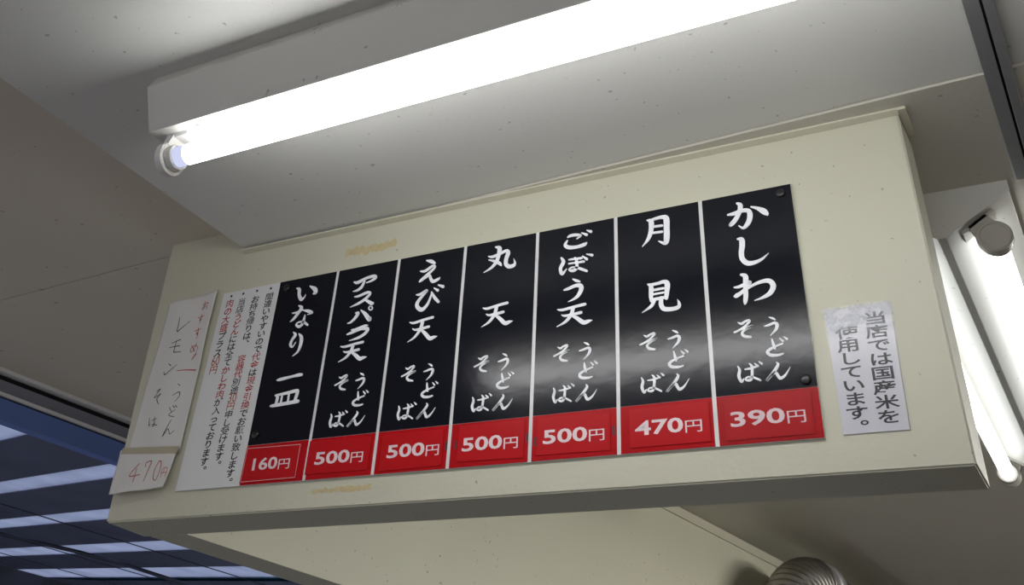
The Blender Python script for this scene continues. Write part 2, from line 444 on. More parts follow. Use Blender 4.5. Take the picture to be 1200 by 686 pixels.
def clear_film(name, tint, gloss_rough=0.15, fac=0.14, cloudy=0.0):
    """thin clear plastic film: mostly see-through, with a glossy surface and, if wanted, cloudy bubbles with painted glare"""
    m = bpy.data.materials.new(name)
    m.use_nodes = True
    nt = m.node_tree
    nt.nodes.clear()
    tr = nd(nt, 'ShaderNodeBsdfTransparent'); tr.inputs['Color'].default_value = (*tint, 1)
    gl = nd(nt, 'ShaderNodeBsdfGlossy'); gl.inputs['Roughness'].default_value = gloss_rough
    mx = nd(nt, 'ShaderNodeMixShader'); mx.inputs[0].default_value = fac
    nt.links.new(tr.outputs[0], mx.inputs[1]); nt.links.new(gl.outputs[0], mx.inputs[2])
    last = mx
    if cloudy:
        df = nd(nt, 'ShaderNodeBsdfDiffuse'); df.inputs['Color'].default_value = (0.75, 0.77, 0.82, 1)  # pale diffuse cloud paints glare along with the bubbles
        tc = nd(nt, 'ShaderNodeTexCoord')
        no = nd(nt, 'ShaderNodeTexNoise'); no.inputs['Scale'].default_value = 70; no.inputs['Detail'].default_value = 3
        nt.links.new(tc.outputs['Object'], no.inputs['Vector'])
        sx = nd(nt, 'ShaderNodeSeparateXYZ'); nt.links.new(tc.outputs['Object'], sx.inputs[0])
        mr = nd(nt, 'ShaderNodeMapRange')
        mr.inputs['From Min'].default_value = 2.195; mr.inputs['From Max'].default_value = 2.215
        nt.links.new(sx.outputs['Z'], mr.inputs['Value'])
        m1 = nd(nt, 'ShaderNodeMapRange'); m1.inputs['From Min'].default_value = 0.42; m1.inputs['From Max'].default_value = 0.6
        nt.links.new(no.outputs['Fac'], m1.inputs['Value'])
        mm = nd(nt, 'ShaderNodeMath', operation='MULTIPLY')
        nt.links.new(mr.outputs[0], mm.inputs[0]); nt.links.new(m1.outputs[0], mm.inputs[1])
        m3 = nd(nt, 'ShaderNodeMath', operation='MULTIPLY'); m3.inputs[1].default_value = cloudy
        nt.links.new(mm.outputs[0], m3.inputs[0])
        mb = nd(nt, 'ShaderNodeMixShader')
        nt.links.new(m3.outputs[0], mb.inputs[0]); nt.links.new(last.outputs[0], mb.inputs[1]); nt.links.new(df.outputs[0], mb.inputs[2])
        last = mb
    o = nd(nt, 'ShaderNodeOutputMaterial')
    nt.links.new(last.outputs[0], o.inputs['Surface'])
    return m
M_film = clear_film('laminate_film', (0.98, 0.95, 0.96), 0.12, 0.06)
M_film_cloudy = clear_film('bubble_glare_film', (0.97, 0.97, 0.98), 0.2, 0.025, 0.42)

def skylight_mat(lo=(0.18, 0.22, 0.34, 1), hi=(0.46, 0.53, 0.78, 1)):
    m = bpy.data.materials.new('dirty_translucent_sheet')
    m.use_nodes = True
    nt = m.node_tree
    nt.nodes.clear()
    tc = nd(nt, 'ShaderNodeTexCoord')
    no = nd(nt, 'ShaderNodeTexNoise'); no.inputs['Scale'].default_value = 3.5; no.inputs['Detail'].default_value = 5
    nt.links.new(tc.outputs['Object'], no.inputs['Vector'])
    mr = nd(nt, 'ShaderNodeMix', data_type='RGBA')
    mr.inputs['A'].default_value = lo; mr.inputs['B'].default_value = hi
    nt.links.new(no.outputs['Fac'], mr.inputs['Factor'])
    tl = nd(nt, 'ShaderNodeBsdfTranslucent')
    nt.links.new(mr.outputs['Result'], tl.inputs['Color'])
    o = nd(nt, 'ShaderNodeOutputMaterial')
    nt.links.new(tl.outputs[0], o.inputs['Surface'])
    return m
M_sky = skylight_mat()  # blue of the sky is put into the sheet colour
mat_teal = skylight_mat((0.02, 0.10, 0.13, 1), (0.30, 0.62, 0.66, 1))
M_canopy = mat('canopy_sheet', (0.14, 0.16, 0.26), 0.6, vary=0.35, vscale=2.5)
M_beam = mat('canopy_beam', (0.03, 0.035, 0.06), 0.6)
M_building = mat('dark_building', (0.02, 0.035, 0.06), 0.7, vary=0.3)

# ------------------------------------------------------------------ the room
Yb = 1.40                      # front of the menu bulkhead
ZC = 2.531                     # counter-side ceiling
ZK = 2.527                     # kitchen-side ceiling, a few millimetres lower
ZE = 2.580                     # eave ceiling over the shop front
ZB = 2.0255                    # underside of the bulkhead
wd = Vector((0.15982, 0.98715, 0.0))     # direction of the shop front
wo = Vector((-0.98715, 0.15982, 0.0))    # outwards from the shop front

def joint_y(x):                # joint between the two ceilings
    return 1.4 * (0.966 - (x / 1.4 + 0.007) * 0.0431)

XA = -1.352
struct('ceiling', slab([(XA, -2.6), (2.4, -2.6), (2.4, joint_y(2.4)), (XA, joint_y(XA))], ZC, 2.579), M_ceiling)
struct('ceiling.001', slab([(XA, joint_y(XA) + 0.002), (2.4, joint_y(2.4) + 0.002), (2.4, 6.0), (-0.70, 6.0), (XA, 1.99)], ZK, 2.579), M_ceiling_dimmed)
# eave ceiling in two panels with a thin open seam between them
e0 = Vector((-2.568, 1.793, 0)) - wd * 4.6
e1 = Vector((-2.568, 1.793, 0)) + wd * 4.6
def on_edge(y):
    t = (y - e0.y) / wd.y
    return e0.x + wd.x * t
s0 = (-2.19, 1.4635); s1 = (-1.20, 1.4175)     # two points of the seam
def seam(x): return s0[1] + (x - s0[0]) * (s1[1] - s0[1]) / (s1[0] - s0[0])
xe = on_edge(seam(-2.62))
struct('ceiling.002', slab([(on_edge(-2.6), -2.6), (-1.0, -2.6), (-1.0, seam(-1.0) - 0.0015), (xe, seam(xe) - 0.0015)], ZE, ZE + 0.02), M_eave)
struct('ceiling.003', slab([(xe, seam(xe) + 0.0015), (-1.0, seam(-1.0) + 0.0015), (-0.70, 6.0), (on_edge(6.0), 6.0)], ZE, ZE + 0.02), M_eave)
struct('ceiling.004', slab([(on_edge(-2.6) , -2.6), (2.4, -2.6), (2.4, 6.0), (on_edge(6.0), 6.0)], ZE + 0.022, ZE + 0.06), M_dark)  # added blackout slab above the panels, keeps the seam dark

# the bulkhead that carries the menu, and the header over the shop window that runs back from its left end
bm = bmesh.new()
add_prism(bm, [(-1.549, Yb, ZB), (-0.128, Yb, ZB), (-0.129, Yb, ZK), (XA, Yb, ZK), (XA, Yb, ZE), (-1.562, Yb, ZE)], (0, 0.098, 0))
bmesh.ops.recalc_face_normals(bm, faces=bm.faces)
bmesh.ops.bevel(bm, geom=[e for e in bm.edges if all(v.co.z < ZB + .01 for v in e.verts) or all(v.co.x > -0.14 for v in e.verts)],
                offset=0.0022, segments=2, affect='EDGES')
front = struct('wall_front', bm, M_wall)
a = Vector((-1.5487, Yb + 0.0985, 0)) + wd * 0.001 + Vector((0.0155, 0, 0))
b = Vector((-1.442, Yb + 0.0985, 0))
bm = prism([(a.x, a.y, ZB), (b.x, b.y, ZB), (b.x + wd.x * 4.5, b.y + wd.y * 4.5, ZB), (a.x + wd.x * 4.5, a.y + wd.y * 4.5, ZB)], (0, 0, ZK - ZB - 0.0005))
struct('wall_left', bm, M_wall)

# residue of old tape on the bulkhead face
def blotch(name, x0, x1, z0, z1, seed):
    rnd = random.Random(seed)
    bm = bmesh.new()
    n = 26
    top = [bm.verts.new((x0 + (x1 - x0) * i / n, Yb - 0.0004, z1 - rnd.random() * (z1 - z0) * 0.35)) for i in range(n + 1)]
    bot = [bm.verts.new((x0 + (x1 - x0) * i / n, Yb - 0.0004, z0 + rnd.random() * (z1 - z0) * 0.35)) for i in range(n + 1)]
    for i in range(n):
        bm.faces.new((top[i], bot[i], bot[i + 1], top[i + 1]))
    return new_obj(name, bm, M_residue, front)
tag(blotch('tape_residue', -1.100, -0.988, 2.464, 2.489, 3), 'yellowish smear of old tape glue')
tag(blotch('tape_residue', -1.098, -0.983, 2.0470, 2.0585, 5), 'yellowish smear of old tape glue')

# batten in the corner above the menu bulkhead, mitred round its right end
bm = bmesh.new()
add_prism(bm, [(XA + 0.002, Yb - 0.0005, ZK), (XA + 0.002, Yb - 0.012, ZK), (XA + 0.002, Yb - 0.012, ZK - 0.003), (XA + 0.002, Yb - 0.0005, ZK - 0.0062)], (1.2225, 0, 0))
add_box(bm, -0.1274, -0.117, Yb - 0.012, Yb + 0.06, ZK - 0.0045, ZK)
bmesh.ops.recalc_face_normals(bm, faces=bm.faces)
struct('trim_1', bm, M_trim)
# cornice between the header over the window and the kitchen ceiling
c = b + Vector((0.0005, 0, 0))
bm = prism([(c.x, c.y, ZK - 0.001), (c.x + 0.018, c.y, ZK - 0.001), (c.x + 0.006, c.y, ZK - 0.022), (c.x, c.y, ZK - 0.022)], wd * 4.4)
struct('trim_2', bm, M_trim)

struct('floor', slab([(-2.0, -2.6), (2.4, -2.6), (2.4, 6.0), (-0.9, 6.0)], -0.05, 0.0), M_floor)
struct('wall_right', box(2.4, 2.5, -2.6, 6.0, 0, 2.6), M_kitchen)
struct('wall_back', box(-1.2, 2.5, 6.0, 6.1, 0, 2.6), M_kitchen)

# head of the shop window under the edge of the eave: lips, a black track and a bar tinted blue for outdoor light
w1 = empty('window_1', (e0.x, e0.y, ZE), None, None)
tag(w1, kind='structure')
def rail_bar(name, u0, u1, z0, z1, m):
    p = [e0 + wo * u for u in (u0, u1)]
    bm = prism([(p[0].x, p[0].y, ZE - z0 * 0.86), (p[1].x, p[1].y, ZE - z0 * 0.86), (p[1].x, p[1].y, ZE - z1 * 0.86), (p[0].x, p[0].y, ZE - z1 * 0.86)], wd * 9.2)
    return new_obj(name, bm, m, w1)
rail_bar('upper_lip', -0.014, 0.05, -0.004, 0.011, M_lip)
rail_bar('track_groove', 0.018, 0.05, 0.008, 0.029, M_dark)
rail_bar('grey_band', 0.006, 0.05, 0.029, 0.066, M_greyband)
rail_bar('middle_lip', 0.000, 0.05, 0.066, 0.076, M_lip)
rail_bar('shadow_gap', 0.014, 0.05, 0.076, 0.082, M_dark)
rail_bar('blue_bar', 0.008, 0.05, 0.082, 0.146, M_blue)

# ------------------------------------------------------------------ outside: platform canopy with skylight strips
struct('floor.001', slab([(-40, -30), (-2.05, -30), (-0.95, 40), (-40, 40)], -0.06, -0.01), M_platform)
P0 = Vector((-4.6335, 4.0249, 2.8863))
ew = wd
ev = (Vector((-0.98361, 0.15925, 0.08450)) + wd * 0.14)
en = ew.cross(ev).normalized()
if en.z < 0: en = -en
def roof_pt(u, v, h=0.0): return P0 + ew * u + ev * v + en * h
canopy = empty('platform_canopy', (P0.x, P0.y, 0), 'dark sloping roof with pale skylight strips seen through the window', 'roof')
def sheet(name, u0, u1, v0, v1, m, h0=0.0, h1=0.03):
    bm = prism([roof_pt(u0, v0, h0), roof_pt(u1, v0, h0), roof_pt(u1, v1, h0), roof_pt(u0, v1, h0)], en * (h1 - h0))
    return new_obj(name, bm, m, canopy)
strips = [(-1.12, -0.94), (-0.545, -0.39), (-0.01, 0.16), (0.60, 0.82), (1.22, 1.52)]
V0, V1 = -3.0, 3.62
edges = [-4.0] + [e for s in strips for e in s] + [5.0]
for i in range(0, len(edges), 2):
    sheet('roof_panel', edges[i], edges[i + 1], V0, V1, M_canopy)
for u0, u1 in strips:
    bm = bmesh.new()
    bm.faces.new([bm.verts.new(roof_pt(*q, 0.004)) for q in ((u0, V0), (u1, V0), (u1, V1), (u0, V1))])
    tag(new_obj('skylight', bm, M_sky, canopy), 'pale translucent skylight strip')
bm = bmesh.new()
bm.faces.new([bm.verts.new(roof_pt(*q, -0.003)) for q in ((1.50, V0), (1.62, V0), (1.60, 2.9), (1.52, V1))])  # added sheet that gives the last strip's edge a teal glow
tag(new_obj('skylight', bm, mat_teal, canopy), 'narrow teal fringe added at the edge of a skylight strip')
for v in (2.75, 1.75, 0.55):
    sheet('purlin', -4.0, 5.0, v, v + 0.014, M_beam, -0.004, 0.0)
sheet('edge_beam', -4.0, 5.0, V1, V1 + 0.25, M_beam, -0.22, 0.05)
bm = tube_path([roof_pt(-1.2 + 0.33 * i, 0.86 - 0.002 * i, -0.10 - 0.02 * math.sin(i * 0.8)) for i in range(12)], [0.011] * 12, 8)
tag(new_obj('overhead_cable', bm, M_beam), 'thin dark cable strung below the skylight strips outside', 'cable')
q = roof_pt(0, V1 + 0.4)
bm = prism([(q.x - wd.x * 6, q.y - wd.y * 6, -0.01), (q.x + wd.x * 14, q.y + wd.y * 14, -0.01), (q.x + wd.x * 14 - 2, q.y + wd.y * 14, -0.01), (q.x - wd.x * 6 - 2, q.y - wd.y * 6, -0.01)], (0, 0, 3.2))
bld = new_obj('distant_building', bm, M_building)
tag(bld, 'dark building beyond the far edge of the platform roof', 'building')

# ------------------------------------------------------------------ lamps
M_tube = emit_mat('lit_tube', (1.0, 1.0, 1.0), TUBE_POWER)
M_tube_end = emit_mat('tube_end_glow', (0.66, 0.70, 0.95), 0.95)
M_tube_fill = emit_mat('added_fill_tube', (1.0, 0.98, 0.93), 135.0)  # tubes of the added lamp, strong enough to fill the kitchen
M_tube_k = emit_mat('lit_kitchen_tube', (0.97, 1.0, 0.99), TUBE_POWER_KITCHEN)

# counter lamp: one bare tube under a trapezoid enamel body
lx0, lx1, ly = -1.113, 0.137, 0.9230
lamp = empty('ceiling_lamp', (lx0, ly, ZC), 'bare white fluorescent tube under a long white ceiling body', 'lamp', None)
zl = 2.4385      # underside of the lamp body
prof = [(-0.046, ZC), (-0.0580, 2.506), (-0.0300, zl), (0.0300, zl), (0.0580, 2.506), (0.046, ZC)]
new_obj('housing', prism([(lx0, ly + p, z) for p, z in prof], (lx1 - lx0, 0, 0), 0.0012), M_lamp, lamp)
tz = 2.401
bm = bmesh.new(); add_cyl(bm, (lx0 + 0.066, ly, tz), (lx1 - 0.066, ly, tz), 0.0155, n=24)
new_obj('fluorescent_tube', bm, M_tube, lamp, True)
for xa, xb in ((lx0 + 0.043, lx0 + 0.066), (lx1 - 0.066, lx1 - 0.043)):
    bm = bmesh.new(); add_cyl(bm, (xa, ly, tz), (xb, ly, tz), 0.0155, n=24)
    tag(new_obj('tube_end', bm, M_tube_end, lamp, True), 'dimmer bluish end of the tube')
for sx, x in ((1, lx0 + 0.019), (-1, lx1 - 0.019)):
    bm = bmesh.new()
    add_lathe(bm, (x, ly, tz), (sx, 0, 0), [(0.0025, 0.0185), (0.0022, 0.0195), (0, 0.0205), (0, 0.0235), (0.003, 0.0262), (0.014, 0.0262), (0.016, 0.0240), (0.016, 0.0202), (0.027, 0.0202), (0.0282, 0.0192), (0.0282, 0.0166), (0.024, 0.0162)])
    add_prism(bm, [(x + sx * 0.004, ly - 0.018, tz + 0.015), (x + sx * 0.004, ly + 0.018, tz + 0.015), (x + sx * 0.004, ly + 0.012, zl + 0.0002), (x + sx * 0.004, ly - 0.012, zl + 0.0002)], (sx * 0.013, 0, 0))
    add_prism(bm, [(x + sx * 0.004, ly - 0.013, zl - 0.0004), (x + sx * 0.004, ly + 0.013, zl - 0.0004), (x + sx * 0.004, ly + 0.010, zl - 0.005), (x + sx * 0.004, ly - 0.010, zl - 0.005)], (sx * 0.040, 0, 0))
    bmesh.ops.recalc_face_normals(bm, faces=bm.faces)
    new_obj('lamp_holder', bm, M_holder, lamp)
bm = bmesh.new(); add_cyl(bm, (lx0 + 0.085, ly - 0.012, zl + 0.0001), (lx0 + 0.085, ly - 0.012, zl - 0.0026), 0.0062, 0.0052, 20)
new_obj('screw', bm, M_alu, lamp)

# kitchen lamp: two tubes either side of a V-shaped reflector body
def twin_lamp(kx, ky0, ky1, material, label):
    klamp = empty('ceiling_lamp', (kx, ky0, ZK), label, 'lamp', None)
    kp = [(-0.108, ZK), (-0.1085, 2.511), (-0.006, 2.4462), (0.006, 2.4462), (0.1085, 2.511), (0.108, ZK)]
    new_obj('reflector', prism([(kx + p, ky0 + 0.002, z) for p, z in kp], (0, ky1 - ky0 - 0.004, 0), 0.0008), M_lamp, klamp)
    for y in (ky0, ky1 - 0.002):
        new_obj('end_plate', prism([(kx + p * 1.01, y, z - (0.001 if z < ZK else 0)) for p, z in kp], (0, 0.002, 0)), M_lamp, klamp)
    bm = bmesh.new(); add_lathe(bm, (kx - 0.018, ky0 + 0.0002, 2.500), (0, -1, 0), [(0, 0.0125), (0.0009, 0.0122), (0.0009, 0.0105), (0.0003, 0.0100)], 24)
    new_obj('knockout', bm, M_lamp, klamp)
    for s in (-1, 1):
        tx, tzk = kx + s * 0.0715, 2.4455
        bm = bmesh.new(); add_cyl(bm, (tx, ky0 + 0.042, tzk), (tx, ky1 - 0.042, tzk), 0.0155, n=24)
        new_obj('fluorescent_tube', bm, material, klamp, True)
        nrm = Vector((s * 0.0646, 0, -0.1025)).normalized()      # out of the slope
        tan = Vector((s * 0.1025, 0, 0.0646)).normalized()
        for d, y in ((1, ky0 + 0.016), (-1, ky1 - 0.016)):
            bm = bmesh.new()
            add_lathe(bm, (tx, y, tzk), (0, d, 0), [(0.0025, 0.0185), (0.0022, 0.0195), (0, 0.0205), (0, 0.0235), (0.003, 0.0262), (0.016, 0.0262), (0.018, 0.0235), (0.018, 0.0222), (0.030, 0.0222), (0.031, 0.021), (0.031, 0.0168), (0.026, 0.0165)])
            base = Vector((tx, y + d * 0.002, tzk)) - nrm * 0.037
            c0 = Vector((tx, y + d * 0.002, tzk)) - nrm * 0.008
            add_prism(bm, [c0 - tan * 0.020, c0 + tan * 0.020, base + tan * 0.016, base - tan * 0.016], (0, d * 0.014, 0))
            add_prism(bm, [base - tan * 0.030, base + tan * 0.030, base + tan * 0.030 + nrm * 0.006, base - tan * 0.030 + nrm * 0.006], (0, d * 0.030, 0))
            bmesh.ops.recalc_face_normals(bm, faces=bm.faces)
            new_obj('lamp_holder', bm, M_holder_old, klamp)
twin_lamp(-0.1295, 1.6492, 2.900, M_tube_k, 'twin tube lamp with a V shaped white reflector at right behind the menu bulkhead')
twin_lamp(1.05, 2.60, 3.851, M_tube_fill, 'added unseen twin tube lamp that lights the wall below the menu board')  # added lamp out of view, brightens the wall below the menu board

# curtain rail across the counter-side ceiling, ending at the kitchen lamp
rail = empty('curtain_rail', (0.009, 1.645, ZK), 'grey metal rail with a black slot along the ceiling', 'rail')
for x0, x1 in ((-0.0080, 0.0105), (0.0140, 0.0265)):
    new_obj('flange', box(x0, x1, -2.5, 1.640, ZK - 0.009, ZK - 0.0003 if x0 > 1 else ZK - 0.0003, 0.001), M_rail, rail)
new_obj('slot_channel', box(0.0105, 0.0140, -2.5, 1.638, ZK - 0.002, ZK - 0.0003), M_dark, rail)

# flexible metal duct: ribbed hose rising by the window header and bending over into a pipe under the ceiling
duct = empty('flexible_duct', (-0.90, 3.57, 1.4), 'ribbed metal exhaust duct bending into a pipe under the kitchen ceiling', 'duct')
cx_, cy_, r_, bend = -0.922, 3.57, 0.082, 0.135
top_z = 2.385
path, rad = [], []
def ribbed(p, i): path.append(p); rad.append(r_ + 0.0065 * math.cos(i * math.pi / 3))
k = 0
zz = 1.45
while zz < top_z - bend:
    ribbed((cx_, cy_, zz), k); zz += 0.0024; k += 1
steps = 84
for i in range(steps + 1):
    a = math.pi / 2 * i / steps
    ribbed((cx_ + 0.10 * (1 - math.cos(a)) * 0.5, cy_ + bend * (1 - math.cos(a)), top_z - bend + bend * math.sin(a)), k); k += 1
ex = path[-1]
new_obj('ribbed_hose', tube_path(path, rad, 36), M_steel, duct, True)
bm = bmesh.new(); add_lathe(bm, (ex[0], ex[1] - 0.004, ex[2]), (0.1, 1, 0), [(0, 0.083), (0.004, 0.089), (0.05, 0.089), (0.055, 0.084)], 36)
new_obj('collar', bm, M_alu, duct, True)
bm = bmesh.new(); add_cyl(bm, (ex[0], ex[1] + 0.045, ex[2]), (ex[0] + 0.2, ex[1] + 2.2, ex[2]), 0.076, n=36)
new_obj('pipe', bm, M_steel, duct, True)

# ------------------------------------------------------------------ menu board
def sk(x, z):
    """the board hangs a hair out of square"""
    d = 0.0015 + 0.006 * min(1.2, max(0.0, (-0.293 - x) / 0.952))
    return x - d * (2.441 - z) / 0.371
def quad_plate(x0, x1, z0, z1, y0, y1, bevel=0.0):
    return prism([(sk(x0, z0), y0, z0), (sk(x1, z0), y0, z0), (sk(x1, z1), y0, z1), (sk(x0, z1), y0, z1)], (0, y1 - y0, 0), bevel)
ZT, ZR, ZL = 2.4408, 2.1360, 2.0695           # top edge, start of the red band, bottom edge
board = empty('menu_board', (-0.767, Yb, ZL), 'long black and red menu board with seven white lettered columns', 'menu board')
new_obj('backing_sheet', quad_plate(-1.2409, -0.2921, ZL, ZT, Yb - 0.004, Yb - 0.0005), M_white, board)
SEP = [-1.2409, -1.1077, -0.9747, -0.8399, -0.7033, -0.5662, -0.4285, -0.2921]
HALF = 0.0030
YP = Yb - 0.0046                               # face of the coloured panels
small_src = {'so': 0, 'u': 0, 'do': 0, 'ba': 0, 'n': 0}
def bbox(key):
    p = [q for s in BRUSH[key] for q in s]
    return min(q[0] for q in p), min(q[1] for q in p), max(q[0] for q in p), max(q[1] for q in p)
TEN = bbox('c5.ten')
columns = [
    [('c1.i',), ('c1.na',), ('c1.ri',), ('c1b.ichi',), ('c1b.sara',)],
    [('c2.a',), ('c2.su',), ('c2.pa',), ('c2.ra',), ('c5.ten', (2514, 2790, 580, 300))],
    [('c3.e',), ('c3.bi',), ('c5.ten', (3892, 3002, 570, 375))],
    [('c4.maru',), ('c5.ten', (5284, 3058, 560, 350))],
    [('c5.go',), ('c5.bo',), ('c5.u',), ('c5.ten',)],
    [('c6.tsuki',), ('c6.mi',)],
    [('c7.ka',), ('c7.shi',), ('c7.wa',)],
]
for i in range(7):
    xl = SEP[i] + (HALF if i else 0.0)
    xr = SEP[i + 1] - (HALF if i < 6 else 0.0)
    panel = new_obj('menu_panel', quad_plate(xl, xr, ZR, ZT - 0.0004, YP, Yb - 0.0041), M_black, board)
    new_obj('price_strip', quad_plate(xl, xr, ZL + 0.0004, ZR - 0.0006, YP, Yb - 0.0041), M_red, board)
    def put(strokes):
        bm = bmesh.new()
        for layer, st in enumerate(strokes):
            add_stroke(bm, st, YP - 0.0008 - layer * 0.00002, 0.0008)
        tag(new_obj('letter', bm, M_letter, panel), 'white brush style character')
    for item in columns[i]:
        put(brush_points(item[0], TEN if len(item) > 1 else None, item[1] if len(item) > 1 else None))
    if i:
        dx = SEP[i] - SEP[6] - 0.004 * (6 - i) / 5
        for key in ('so', 'u', 'do', 'ba', 'n'):
            put(brush_points('c7b.' + key, off=(dx, 0.0)))
for x, z in ((-0.3078, 2.4277), (-0.3069, 2.1458), (-1.2229, 2.4257), (-1.2335, 2.1533)):
    bm = bmesh.new()
    add_lathe(bm, (x, YP, z), (0, -1, 0), [(0, 0.0072), (0.0015, 0.0072), (0.003, 0.0062), (0.0038, 0.004), (0.004, 0.001)], 20)
    new_obj('bolt', bm, M_bolt, board, True)
for x, z in ((-0.8325, 2.104), (-0.7118, 2.105), (-0.6985, 2.098), (-0.5765, 2.1035), (-0.8490, 2.104)):
    new_obj('slot', box(x - 0.0016, x + 0.0016, YP - 0.0003, YP + 0.0003, z - 0.0065, z + 0.0065), M_slot, board)

# ------------------------------------------------------------------ price cards
YC = YP - 0.0012
cards = [  # price, corner points TL TR BR BL, digits x0 x1
    ('160', [(-1.2466, 2.1326), (-1.1290, 2.1305), (-1.1300, 2.0735), (-1.2490, 2.0730)], (-1.2269, -1.1741), 'いなり'),
    ('500', [(-1.1120, 2.1325), (-0.9880, 2.1300), (-0.9900, 2.0780), (-1.1130, 2.0783)], (-1.0965, -1.0275), ''),
    ('500', [(-0.9669, 2.1298), (-0.8550, 2.1297), (-0.8550, 2.0751), (-0.9690, 2.0735)], (-0.9560, -0.8870), ''),
    ('500', [(-0.8271, 2.1321), (-0.7161, 2.1311), (-0.7165, 2.0761), (-0.8290, 2.0780)], (-0.8205, -0.7525), ''),
    ('500', [(-0.6945, 2.1320), (-0.5808, 2.1285), (-0.5819, 2.0762), (-0.6965, 2.0778)], (-0.6856, -0.6164), ''),
    ('470', [(-0.5525, 2.1301), (-0.4384, 2.1302), (-0.4383, 2.0767), (-0.5524, 2.0767)], (-0.5445, -0.4755), ''),
    ('390', [(-0.4164, 2.1320), (-0.3031, 2.1317), (-0.3031, 2.0753), (-0.4185, 2.0755)], (-0.4103, -0.3389), ''),
]
where = ['at the left end of the menu board', 'in the second column, under the five stacked characters',
         'in the third column of the menu, left of the column with two big characters', 'with a bright glint across its digits, third to the left of the 470 card\'s neighbours',
         'directly left of the 470 card', 'second from the right end of the menu', 'under clear film at the right end of the menu']
labels = [
    'red price card reading 160 yen at the left end of the menu board',
    'red 500 yen price card right beside the 160 yen card',
    'red 500 yen price card, second to the right of the 160 yen card',
    'red 500 yen price card, second to the left of the 470 yen card',
    'red 500 yen price card right beside the 470 yen card',
    'red price card reading 470 yen, second from the right end of the menu board',
    'red price card reading 390 yen under clear film at the right end',
]
for i, (num, c4, (d0, d1), _) in enumerate(cards):
    cxm = sum(p[0] for p in c4) / 4
    card = empty('price_card', (cxm, YC, c4[2][1]), labels[i], 'price card', 'price cards along the bottom of the menu board')
    new_obj('card_sheet', prism([(x, YC, z) for x, z in c4], (0, 0.0010, 0)), M_card, card)
    bm = bmesh.new()
    add_word(bm, num, d0, d1, 2.0922, 2.1126, YC - 0.0002, 0.022)
    add_word(bm, '円', d1 + 0.0028, d1 + 0.0262, 2.0908, 2.1070, YC - 0.0002, 0.004)
    tag(new_obj('price_lettering', bm, M_price, card), 'pale pink printed price')
    if i in (0, 4, 6):            # thin pale rim line of the film
        bm = bmesh.new()
        cm = (cxm, sum(p[1] for p in c4) / 4)
        o = [(cm[0] + (x - cm[0]) * 0.965, cm[1] + (z - cm[1]) * 0.93) for x, z in c4]
        for j in range(4):
            p, q2 = o[j], o[(j + 1) % 4]
            if i == 4 and j == 2: continue
            add_stroke(bm, [(p[0], p[1], 0.0006), (q2[0], q2[1], 0.0006)], YC - 0.0001)
        tag(new_obj('rim_line', bm, M_price if i == 0 else M_red, card), 'thin printed frame line')
    if i == 6:
        bm = bmesh.new()
        bm.faces.new([bm.verts.new((x, YC - 0.0007, z)) for x, z in ((-0.4248, 2.1352), (-0.2945, 2.1375), (-0.2958, 2.0702), (-0.4268, 2.0705))])
        tag(new_obj('film_sleeve', bm, M_film, card), 'clear glossy plastic film')

# ------------------------------------------------------------------ white notice plate at the left end of the menu
note = empty('notice_board', (-1.315, Yb, ZL), 'white notice plate with four columns of small black and red writing', 'notice')
new_obj('plate', prism([(-1.3945, Yb - 0.004, ZL), (-1.2500, Yb - 0.004, ZL), (-1.2416, Yb - 0.004, 2.4410), (-1.3811, Yb - 0.004, 2.4398)], (0, 0.0035, 0), 0.0006), M_white, note)
B, Rr, O = 'b', 'r', 'o'
lines = [  # x of the top, x of the bottom, z of the first and last character, runs of (text, ink)
    (-1.2628, -1.2756, 2.4150, 2.0770, [('間違いやすいので', B), ('代金', Rr), ('は', B), ('現金引換', Rr), ('でお願い致します。', B)]),
    (-1.2966, -1.3090, 2.4145, 2.1080, [('お持ち帰りは、', B), (' 容器代', Rr), ('別途', B), ('#', O), ('円', O), ('申し受けます。', B)]),
    (-1.3300, -1.3410, 2.4145, 2.1010, [('当店', B), ('うどん', Rr), ('には全て', B), ('かしわ肉', Rr), ('が入っております。', B)]),
    (-1.3600, -1.3655, 2.4160, 2.2840, [('肉の大盛', Rr), ('プラス', B), ('&', O), ('円', O)]),
]
inks = {B: bmesh.new(), Rr: bmesh.new(), O: bmesh.new()}
YN = Yb - 0.0042
for xa, xb, za, zb, runs in lines:
    chars = [(ch, k) for t, k in runs for ch in t]
    n = len(chars)
    for j, (ch, k) in enumerate(chars):
        t = j / (n - 1)
        x, z = xa + (xb - xa) * t, za + (zb - za) * t
        step = (za - zb) / (n - 1)
        if ch == ' ':
            continue
        if ch in '#&':
            add_word(inks[k], '30' if ch == '#' else '60', x - 0.0095, x + 0.0095, z - step * 0.50, z + step * 0.64, YN, 0.006)
            continue
        add_char(inks[k], ch, x, z, 0.0195, step * 1.02, YN, 0.011 if ord(ch) > 0x3100 else 0.021, 0.06)
for x, z in ((-1.2628, 2.4318), (-1.2964, 2.4320), (-1.3303, 2.4316), (-1.3598, 2.4311)):
    bmesh.ops.create_circle(inks[B], cap_ends=True, radius=0.0026, segments=14,
                            matrix=Matrix.Translation((x, YN, z)) @ Matrix.Rotation(math.pi / 2, 4, 'X'))
tag(new_obj('black_lettering', inks[B], M_ink, note), 'small black brush style writing')
tag(new_obj('red_lettering', inks[Rr], M_inkred, note), 'small red brush style writing')
tag(new_obj('orange_lettering', inks[O], M_inkorange, note), 'small brownish red amounts')

